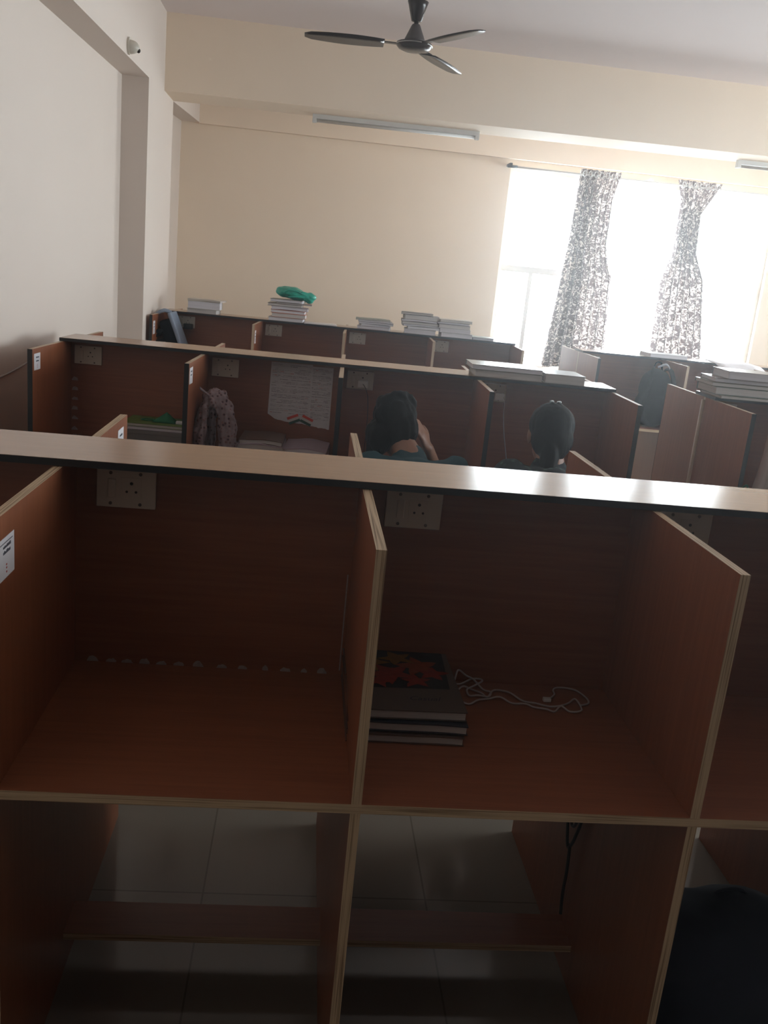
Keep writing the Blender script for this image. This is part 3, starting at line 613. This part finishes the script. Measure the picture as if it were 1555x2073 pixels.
# ------------------------------------------------------------------ fan
t = thing('ceiling_fan', 'dark brown three bladed ceiling fan hanging under the ceiling', 'fan', (.317, 4.0, 2.815))
bm = B(); lathe(bm, [(.02, .0), (.06, .003), (.085, .012), (.098, .026), (.100, .034), (.096, .040), (.06, .044), (.02, .044)]); done('motor_housing', bm, M['fan'], t, True)
bm = B(); lathe(bm, [(.099, .0275), (.1015, .029), (.1015, .031), (.099, .0325)]); o = done('trim_ring', bm, M['metal'], t, True)
bm = B(); lathe(bm, [(.060, .044), (.055, .060), (.024, .128), (.020, .134)]); done('lower_canopy', bm, M['fanlight'], t, True)
bm = B(); lathe(bm, [(.0125, .125), (.0125, .39)], n=16); done('down_rod', bm, M['fan'], t, True)
bm = B(); lathe(bm, [(.016, .146), (.028, .150), (.050, .225), (.057, .245), (.052, .245), (.040, .215), (.018, .17)]); done('upper_canopy', bm, M['fan'], t, True)
bm = B(); tube(bm, smoothpts([(-.055, 0, .28), (-.03, 0, .255), (0, 0, .262), (.02, 0, .285), (.0, 0, .31), (-.02, 0, .295)], 6), .0045, 8); done('hook', bm, M['fan'], t, True)
for k, a in enumerate((180, 58, -62)):
    a = math.radians(a); bm = B(); n = 12; lo = []; hi = []
    for i in range(n+1):
        u = i/n; r = .165+.43*u; w = .045+.025*math.sin(PI*min(1, u*.9+.12)); 
        if i == n: w *= .55
        sh = [( -w, -.010), (w, .010)]
        lo.append([bm.verts.new((r, y, .022+z*w*14-.006*u)) for y, z in ((-w, -.01), (w*.1, .004), (w, .01))]); hi.append([bm.verts.new(v.co+Vector((0, 0, .003))) for v in lo[-1]])
    for i in range(n):
        for j in range(2):
            bm.faces.new((lo[i][j], lo[i][j+1], lo[i+1][j+1], lo[i+1][j])); bm.faces.new((hi[i][j], hi[i+1][j], hi[i+1][j+1], hi[i][j+1]))
        for j in (0, 2): bm.faces.new((lo[i][j], lo[i+1][j], hi[i+1][j], hi[i][j]))
    for i in (0, n):
        for j in range(2): bm.faces.new((lo[i][j], hi[i][j], hi[i][j+1], lo[i][j+1]))
    o = done('fan_blade', bm, M['fan'], t, True); o.rotation_euler = (0, 0, a)
    bm = B(); box(bm, .085, .20, -.018, .018, .027, .032, bevel=.002); done('blade_bracket', bm, M['fan'], o)

# ------------------------------------------------------------------ batten lights, camera dome, wire
def batten(label, x0, x1):
    zz = 2.706+.054*((x0+x1)/2-XC)/(XR-XC)
    t = thing('batten_light', label, 'light fixture', ((x0+x1)/2, 5.80, zz), 0, 'batten lights under the cross beam'); h = (x1-x0)/2; t.rotation_euler = (0, -.054/(XR-XC), 0)
    bm = B(); box(bm, -h, h, -.02, .02, -.032, .002, bevel=.003); done('batten_body', bm, M['white'], t)
    bm = B(); tube(bm, [(-h+.03, -.004, -.044), (h-.03, -.004, -.044)], .011, 12); done('light_tube', bm, M['white'], t, True)
    for s in (-1, 1):
        bm = B(); box(bm, *sorted((s*h, s*(h-.03))), -.022, .022, -.058, -.030, bevel=.003); done('end_cap', bm, M['white'], t)
batten('white batten light under the cross beam left of the window', -.226, 1.02)
batten('white batten light under the cross beam above the window at the right', 3.04, 4.28)
t = thing('dome_camera', 'small cream security camera dome on the left beam', 'security camera', (XC, 4.22, 2.715))
bm = B(); disc(bm, (.006, 0, 0), .045, 'x', .012, 24); done('mount_plate', bm, M['plastic'], t)
bm = B(); ell(bm, (.014, 0, -.004), (.05, .036, .036)); done('dome', bm, M['plastic'], t, True)
bm = B(); ell(bm, (.056, .004, -.018), (.012, .014, .013)); done('lens', bm, M['lens'], t, True)
bm = B(); tube(bm, smoothpts([(XL+.006, 1.6, 1.09), (XL+.006, 2.2, 1.06), (XL+.006, 2.55, 1.065), (XL+.006, 2.75, 1.075), (XL+.03, 2.9, 1.095), (-1.268, 2.86, 1.10)], 6), .005, 7)
tag(done('wall_wire', bm, M['cable'], None, True), 'white wire running along the left wall to the middle carrel', 'wire')

# ------------------------------------------------------------------ curtains
t = thing('curtain_rod', 'thin curtain rod across the window top, dark ended, the rest whitened for glare', 'curtain rod', (0, 0, 0)); YC = 7.35
bm = B(); tube(bm, [(1.66, YC, 2.695), (4.42, YC, 2.695)], .009, 10); done('rod', bm, M['white'], t, True)  # rod coloured white to stand in for the window glare over it
bm = B(); tube(bm, [(1.57, YC, 2.695), (1.66, YC, 2.695)], .013, 10); done('rod_end', bm, M['dcable'], t, True)
for x in (1.60, 2.95, 4.40):
    bm = B(); box(bm, x-.012, x+.012, YC-.005, YF, 2.705, 2.725); done('bracket', bm, M['dcable'] if x < 2 else M['white'], t)  # brackets beyond the dark end whitened for the same glare
def lerp(tab, z):
    for (za, a), (zb, b) in zip(tab[:-1], tab[1:]):
        if za >= z >= zb: return a+(b-a)*(za-z)/(za-zb)
    return tab[-1][1]
def curtain(label, Lt, Rt, zb, folds, ph, double=False):
    t = thing('curtain', label, 'curtain', (0, 0, 0), 0, 'patterned curtains'); nu, nv = 96, 50; bm = B(); g = []; uv = bm.loops.layers.uv.new('UVMap')
    for j in range(nv+1):
        v = j/nv; row = []
        for i in range(nu+1):
            u = i/nu; zlow = zb[0]+(zb[1]-zb[0])*u; z = 2.745+(zlow-2.745)*v
            l, r = lerp(Lt, z), lerp(Rt, z); fa = folds*2*PI*u+ph+.5*math.sin(3*v+u*5)
            a = .030*(.5+.5*min(1, v*6)) if v > .03 else .018
            x = l+(r-l)*u+.012*math.sin(fa*2)*min(1, v*5); y = YC+.0+a*math.sin(fa)+.01*math.sin(u*9+v*4)*v
            row.append((bm.verts.new((x, y, z)), (u*1.25, z)))
        g.append(row)
    for j in range(nv):
        for i in range(nu):
            q = (g[j][i], g[j+1][i], g[j+1][i+1], g[j][i+1]); f = bm.faces.new([a[0] for a in q])
            for lp, a in zip(f.loops, q): lp[uv].uv = a[1]
    o = done('curtain_cloth', bm, M['curtain'], t, True)
    if double:  # extra cloth layer added behind the left half to darken it
        bm = B(); uv = bm.loops.layers.uv.new('UVMap'); g = []
        for j in range(nv+1):
            v = j/nv; row = []
            for i in range(nu//2+1):
                u = .02+i/nu; zlow = zb[0]+.01; z = 2.742+(zlow-2.742)*v; l, r = lerp(Lt, z), lerp(Rt, z)
                row.append((bm.verts.new((l+(r-l)*u*(1-.12*v), YC+.055+.012*math.sin(folds*3*PI*u+v), z)), (u*1.25+2, z)))
            g.append(row)
        for j in range(nv):
            for i in range(nu//2):
                q = (g[j][i], g[j+1][i], g[j+1][i+1], g[j][i+1]); f = bm.faces.new([a[0] for a in q])
                for lp, a in zip(f.loops, q): lp[uv].uv = a[1]
        done('darkening_layer', bm, M['curtain'], t, True)
    l, r = lerp(Lt, 2.70), lerp(Rt, 2.70)
    for k in range(folds):
        u = (k+.5)/folds; bm = B(); R = .024; ps = [(l+(r-l)*u+R*.75*math.cos(2*PI*i/20), YC-.036, 2.70+R*math.sin(2*PI*i/20)) for i in range(21)]; tube(bm, ps, .004, 6); done('grommet', bm, M['metal'], t, True)
curtain('left patterned curtain hanging long in front of the window', [(2.76, 2.265), (2.55, 2.262), (2.04, 2.243), (1.85, 2.225), (1.58, 2.206), (.85, 2.135)], [(2.76, 2.655), (2.66, 2.635), (2.5, 2.60), (2.1, 2.60), (1.92, 2.64), (1.81, 2.69), (1.14, 2.735), (.8, 2.75)], (.90, .98), 7, .4, True)
curtain('right patterned curtain hanging in front of the window', [(2.76, 3.20), (2.55, 3.27), (2.1, 3.28), (1.82, 3.21), (1.15, 3.215), (.8, 3.21)], [(2.76, 3.65), (2.6, 3.56), (2.45, 3.47), (2.1, 3.49), (1.85, 3.62), (1.15, 3.735), (.8, 3.74)], (.92, .92), 7, 1.9)

# ------------------------------------------------------------------ people
def frame(f, up):
    f = Vector(f).normalized(); r = f.cross(Vector(up)).normalized(); u = r.cross(f); return f, r, u
def head_prims(bm, c, f, r, u):
    c = Vector(c); R = Matrix((r, f, u)).transposed()
    ell(bm, c+f*-.008+u*.022, (.074, .092, .088), R); ell(bm, c+f*.030-u*.050, (.058, .058, .066), R); ell(bm, c+f*.062-u*.092, (.030, .026, .022), R)
    ell(bm, c+f*.082+u*.022, (.05, .018, .016), R)
    cap(bm, c+f*.088+u*.012, .009, c+f*.110-u*.024, .013); ell(bm, c+f*.098-u*.030, (.019, .013, .010), R)
    ell(bm, c+f*.084-u*.060, (.026, .014, .010), R)
    for s in (-1, 1): ell(bm, c+r*s*.078-f*.004-u*.012, (.010, .020, .032), R); ell(bm, c+f*.062+r*s*.038-u*.022, (.024, .024, .022), R)
def hand_prims(bm, w, d, n, side, curl):
    """w wrist, d pointing direction, n palm normal (palm faces n), side +1 puts the thumb on +lateral"""
    w = Vector(w); d = Vector(d).normalized(); n = Vector(n); n = (n-d*n.dot(d)).normalized(); l = d.cross(n)*side
    R = Matrix((l, d, n)).transposed()
    ell(bm, w+d*.045, (.040, .052, .016), R); ell(bm, w+d*.03, (.033, .04, .018), R)
    for k, (o, ln) in enumerate(((.029, .070), (.010, .080), (-.010, .075), (-.028, .058))):
        p = w+d*.085+l*o; a = curl*(.6+.1*k); dd = (d*math.cos(a*.5)+n*math.sin(a*.5)+l*o*1.2).normalized(); q = p+dd*ln*.45
        d2 = (d*math.cos(a*1.2)+n*math.sin(a*1.2)).normalized(); s = q+d2*ln*.32; d3 = (d*math.cos(a*1.9)+n*math.sin(a*1.9)).normalized()
        cap(bm, p-d*.02, .010, q, .0088); cap(bm, q, .0088, s, .0082); cap(bm, s, .0082, s+d3*ln*.25, .0072)
    p = w+d*.022+l*.030; q = p+(d*.7+l*.75).normalized()*.036; cap(bm, p-l*.01, .014, q, .0105); cap(bm, q, .0105, q+(d*.95+l*.15+n*.25).normalized()*.028, .0085)
def person(label, J, headf, headup, hair, shirt, pants, hands, messy=1.):
    t = thing('person', label, 'person', (J['pel'][0], J['pel'][1], 0))
    off = Vector((J['pel'][0], J['pel'][1], 0)); J = {k: Vector(v)-off for k, v in J.items()}
    f, r, u = frame(headf, headup); bm = B(); c = J['head']
    head_prims(bm, c, f, r, u); cap(bm, J['neck']-Vector((0, .01, .03)), .056, c-f*.02-u*.06, .052)
    torso = [(J['pel'], .135), (J['pel']*.55+J['chest']*.45, .118), (J['chest'], .128)]
    def torso_prims(bm, g, shoulders=True):
        for (a, ra), (b, rb) in zip(torso[:-1], torso[1:]): cap(bm, a, ra+g, b, rb+g)
        for s in ('l', 'r'):
            cap(bm, J['chest']+(J['sh'+s]-J['chest'])*.45, .085+g, J['sh'+s]-Vector((0, 0, .012)), .048+g); cap(bm, J['pel'], .12+g, J['pel']+Vector((.085 if s == 'r' else -.085, .05, -.01)), .10+g)
        cap(bm, J['neck']-Vector((0, 0, .045)), .062+g, J['chest'], .11+g)
    torso_prims(bm, 0)
    for s in ('l', 'r'):
        cap(bm, J['sh'+s], .046, J['el'+s], .037); cap(bm, J['el'+s], .037, J['wr'+s], .025)
        hip = J['pel']+Vector((.085 if s == 'r' else -.085, .03, -.015)); cap(bm, hip, .082, J['kn'+s], .056); cap(bm, J['kn'+s], .056, J['an'+s], .036)
        cap(bm, J['an'+s]+Vector((0, -.03, -.035)), .034, J['an'+s]+Vector((0, .13, -.048)), .026)
        d, n, sd, cu = hands[s]; hand_prims(bm, J['wr'+s], d, n, sd, cu)
    blob('body', bm, M['skin'], t, .0065, 4)
    bm = B(); torso_prims(bm, .012)
    for s in ('l', 'r'): cap(bm, J['sh'+s], .060, J['sh'+s]+(J['el'+s]-J['sh'+s])*.95, .052)
    blob('shirt', bm, M[shirt], t, .009, 5, lambda c: .006*noise.noise(Vector(c)*13)+.003*noise.noise(Vector((c.x*40, c.y*12, c.z*12))))
    bm = B(); cap(bm, J['pel']-Vector((0, 0, .01)), .140, J['pel']+Vector((0, .05, -.01)), .135)
    for s in ('l', 'r'):
        hip = J['pel']+Vector((.085 if s == 'r' else -.085, .03, -.015)); cap(bm, hip, .094, J['kn'+s], .068); cap(bm, J['kn'+s], .068, J['an'+s]+Vector((0, 0, .03)), .052)
    blob('trousers', bm, M[pants], t, .012, 4)
    for s in ('l', 'r'):
        a = J['an'+s]; bm = B(); cap(bm, a+Vector((0, -.03, -.034)), .040, a+Vector((0, .13, -.046)), .032); o = blob('shoe', bm, M['dcable'], t, .01, 3)
        for v in o.data.vertices: v.co.z = max(v.co.z, .002)
        bm = B(); ell(bm, c+f*.078+r*(.033 if s == 'r' else -.033)+u*.008, (.013, .008, .008)); done('eye', bm, M['eye'], t, True)
    bm = B(); ell(bm, c+f*.094-u*.060, (.022, .008, .006)); done('lips', bm, M['lips'], t, True)
    bm = B(); R = Matrix((r, f, u)).transposed()
    ell(bm, c-f*.020+u*.032, (.086, .094, .088), R); ell(bm, c-f*.045-u*.02, (.080, .066, .085), R)
    for k in hair: 
        if k[0] == 'e': ell(bm, c+r*k[1][0]+f*k[1][1]+u*k[1][2], k[2], R)
        elif k[0] == 'ring':
            a1, a2 = {0: (r, f), 1: (r, u), 2: (f, u)}[k[3]]; o_ = c+r*k[1][0]+f*k[1][1]+u*k[1][2]
            tube(bm, [o_+k[2]*(a1*math.cos(2*PI*i/16)+a2*math.sin(2*PI*i/16)) for i in range(17)], .011, 10)
        else: cap(bm, c+r*k[1][0]+f*k[1][1]+u*k[1][2], k[2], c+r*k[3][0]+f*k[3][1]+u*k[3][2], k[4])
    blob('hair', bm, M['hair'], t, .005, 3, lambda q: messy*.0025*noise.noise(Vector((q.x*50, q.y*50, q.z*10)))+.0015*noise.noise(Vector((q.x*130, q.y*130, q.z*22))))
    return t, c, f, r, u
def chair(label, x, y, back):
    t = thing('chair', label, 'chair', (x, y, 0), 0, 'chairs between the carrel rows')
    bm = B(); box(bm, -.20, .20, -.18, .20, .36, .385, bevel=.01); done('seat', bm, M['chair'], t)
    for sx in (-1, 1):
        for sy, y0 in ((-1, -.16), (1, .17)):
            bm = B(); tube(bm, [(sx*.17, y0, .37), (sx*.19, y0+sy*.02, 0)], [.016, .013], 10); done('leg', bm, M['chair'], t, True)
        bm = B(); tube(bm, smoothpts([(sx*.175, -.165, .375), (sx*.175, -.195, .6), (sx*.17, -.22, .78)], 5), .014, 10); done('back_post', bm, M['chair'], t, True)
    bm = B(); box(bm, -.18, .18, -.228, -.21, .60, .78, bevel=.008); done('backrest', bm, M['chair'], t)
p1x, p1y = .29, 1.66
chair('brown chair under the person in the teal shirt', p1x, p1y, True)
t, c, f, r, u = person('person in a teal shirt bent over the middle desk, head propped on a hand',
    dict(pel=(.29, 1.66, .525), chest=(.287, 1.90, .85), neck=(.278, 1.995, .995), head=(.222, 2.105, 1.068), shl=(.130, 1.95, .935), shr=(.450, 1.95, .940), ell=(.03, 2.20, .80), elr=(.455, 2.36, .805), wrl=(.12, 2.42, .785), wrr=(.378, 2.225, .965),
         knl=(.19, 2.06, .51), knr=(.39, 2.06, .51), anl=(.19, 2.03, .085), anr=(.39, 2.03, .085)),
    (-.10, .93, -.42), (-.22, .3, 1), [('e', (.0, -.07, .035), (.058, .048, .055)), ('e', (-.075, -.03, -.04), (.055, .06, .07)), ('c', (-.08, -.02, -.03), .045, (-.095, .02, -.10), .035), ('e', (.03, -.03, .085), (.05, .05, .035)), ('e', (-.03, -.05, .085), (.045, .045, .03)), ('ring', (.02, -.045, .105), .034, 0), ('ring', (.0, -.085, .07), .036, 1), ('ring', (.045, -.06, .07), .03, 1), ('ring', (-.05, -.08, .03), .034, 1), ('c', (-.06, -.07, -.02), .014, (-.085, -.06, -.11), .008), ('c', (.05, -.085, .03), .013, (.045, -.09, -.06), .009)],
    'teal', 'denim', dict(l=((.5, .85, -.05), (0, 0, -1), 1, .5), r=((-.42, -.25, .80), (-.6, .2, -.1), -1, .9)), 2.6)
p2x, p2y = .80, 1.64
chair('brown chair under the person with pinned hair', p2x, p2y, True)
t2, c, f, r, u = person('person seen from behind in a dark printed top with smooth pinned black hair',
    dict(pel=(.80, 1.64, .525), chest=(.80, 1.82, .87), neck=(.80, 1.90, 1.015), head=(.802, 1.965, 1.105), shl=(.645, 1.86, .965), shr=(.955, 1.86, .965), ell=(.60, 2.12, .795), elr=(1.0, 2.12, .80), wrl=(.70, 2.34, .782), wrr=(.90, 2.34, .782),
         knl=(.70, 2.04, .51), knr=(.90, 2.04, .51), anl=(.70, 2.01, .085), anr=(.90, 2.01, .085)),
    (.06, .96, -.27), (.02, .25, 1), [('e', (0, -.055, -.03), (.066, .052, .085)), ('c', (-.01, -.075, -.06), .038, (-.015, -.085, -.17), .030), ('c', (-.015, -.085, -.17), .030, (-.02, -.075, -.26), .022), ('c', (-.006, -.02, .112), .010, (-.012, -.055, .112), .008), ('c', (.018, -.02, .114), .008, (.014, -.05, .115), .007)],
    'dprint', 'denim', dict(l=((.35, .93, -.05), (0, 0, -1), 1, .5), r=((-.35, .93, -.05), (0, 0, -1), -1, .5)))
for dx in (-.012, .016):
    bm = B(); cap(bm, c+r*dx-f*.055+u*.118, .005, c+r*dx-f*.015+u*.124, .004); done('hair_clip', bm, M['metal'], t2, True)

# ------------------------------------------------------------------ light
w = bpy.data.worlds.new('daylight'); bpy.context.scene.world = w; w.use_nodes = True
bg = w.node_tree.nodes['Background']; bg.inputs[0].default_value = (.95, 1.0, 1.06, 1); bg.inputs[1].default_value = 10.
def portal(name, loc, rot, sx, sy):
    l = bpy.data.lights.new(name, 'AREA'); l.shape = 'RECTANGLE'; l.size = sx; l.size_y = sy; l.cycles.is_portal = True
    o = bpy.data.objects.new(name, l); C.objects.link(o); o.location = loc; o.rotation_euler = rot
portal('window_daylight', ((WIN[0]+WIN[1])/2, YF+.19, (WIN[2]+WIN[3])/2), (-PI/2, 0, 0), WIN[1]-WIN[0], WIN[3]-WIN[2])
portal('window_daylight', (XR+.19, (RW[0]+RW[1])/2, (RW[2]+RW[3])/2), (PI/2, 0, PI/2), RW[1]-RW[0], RW[3]-RW[2])

# thin haze volume added to stand in for lens glare around the window
hz = bpy.data.materials.new('lens_glare_volume'); hz.use_nodes = True; nt = hz.node_tree; nt.nodes.clear()
ho = nt.nodes.new('ShaderNodeOutputMaterial'); vs_ = nt.nodes.new('ShaderNodeVolumeScatter'); vs_.inputs['Density'].default_value = .022; vs_.inputs['Anisotropy'].default_value = .8
nt.links.new(vs_.outputs[0], ho.inputs['Volume'])
o = bx('haze', (XL-.25, XR+.28, YN-.25, YF+.28, -.15, CEIL+.2), hz); o['kind'] = 'stuff'; o['label'] = 'thin haze added to imitate lens glare around the window'; o['category'] = 'haze'

# ------------------------------------------------------------------ camera
yaw, pitch, roll = -.1014, .2587, .0989
fwd = Vector((-math.sin(yaw)*math.cos(pitch), math.cos(yaw)*math.cos(pitch), -math.sin(pitch))); right = Vector((math.cos(yaw), math.sin(yaw), 0)); up = right.cross(fwd)
rr = right*math.cos(roll)+up*math.sin(roll); uu = -right*math.sin(roll)+up*math.cos(roll)
cam = bpy.data.cameras.new('camera'); cam.sensor_fit = 'HORIZONTAL'; cam.sensor_width = 36; cam.lens = 1819.8/1555*36; cam.clip_start = .02
co = bpy.data.objects.new('camera', cam); C.objects.link(co)
mw = Matrix((rr, uu, -fwd)).transposed().to_4x4(); mw.translation = (-.1411, -1.3641, 1.6382); co.matrix_world = mw
sc = bpy.context.scene; sc.camera = co
sc.view_settings.view_transform = 'Standard'; sc.view_settings.look = 'None'; sc.view_settings.gamma = 1; sc.view_settings.exposure = .78
sc.cycles.use_denoising = True; sc.cycles.max_bounces = 10; sc.cycles.diffuse_bounces = 6; sc.cycles.glossy_bounces = 4; sc.cycles.transparent_max_bounces = 8
sc.cycles.sample_clamp_indirect = 12; sc.cycles.volume_bounces = 0
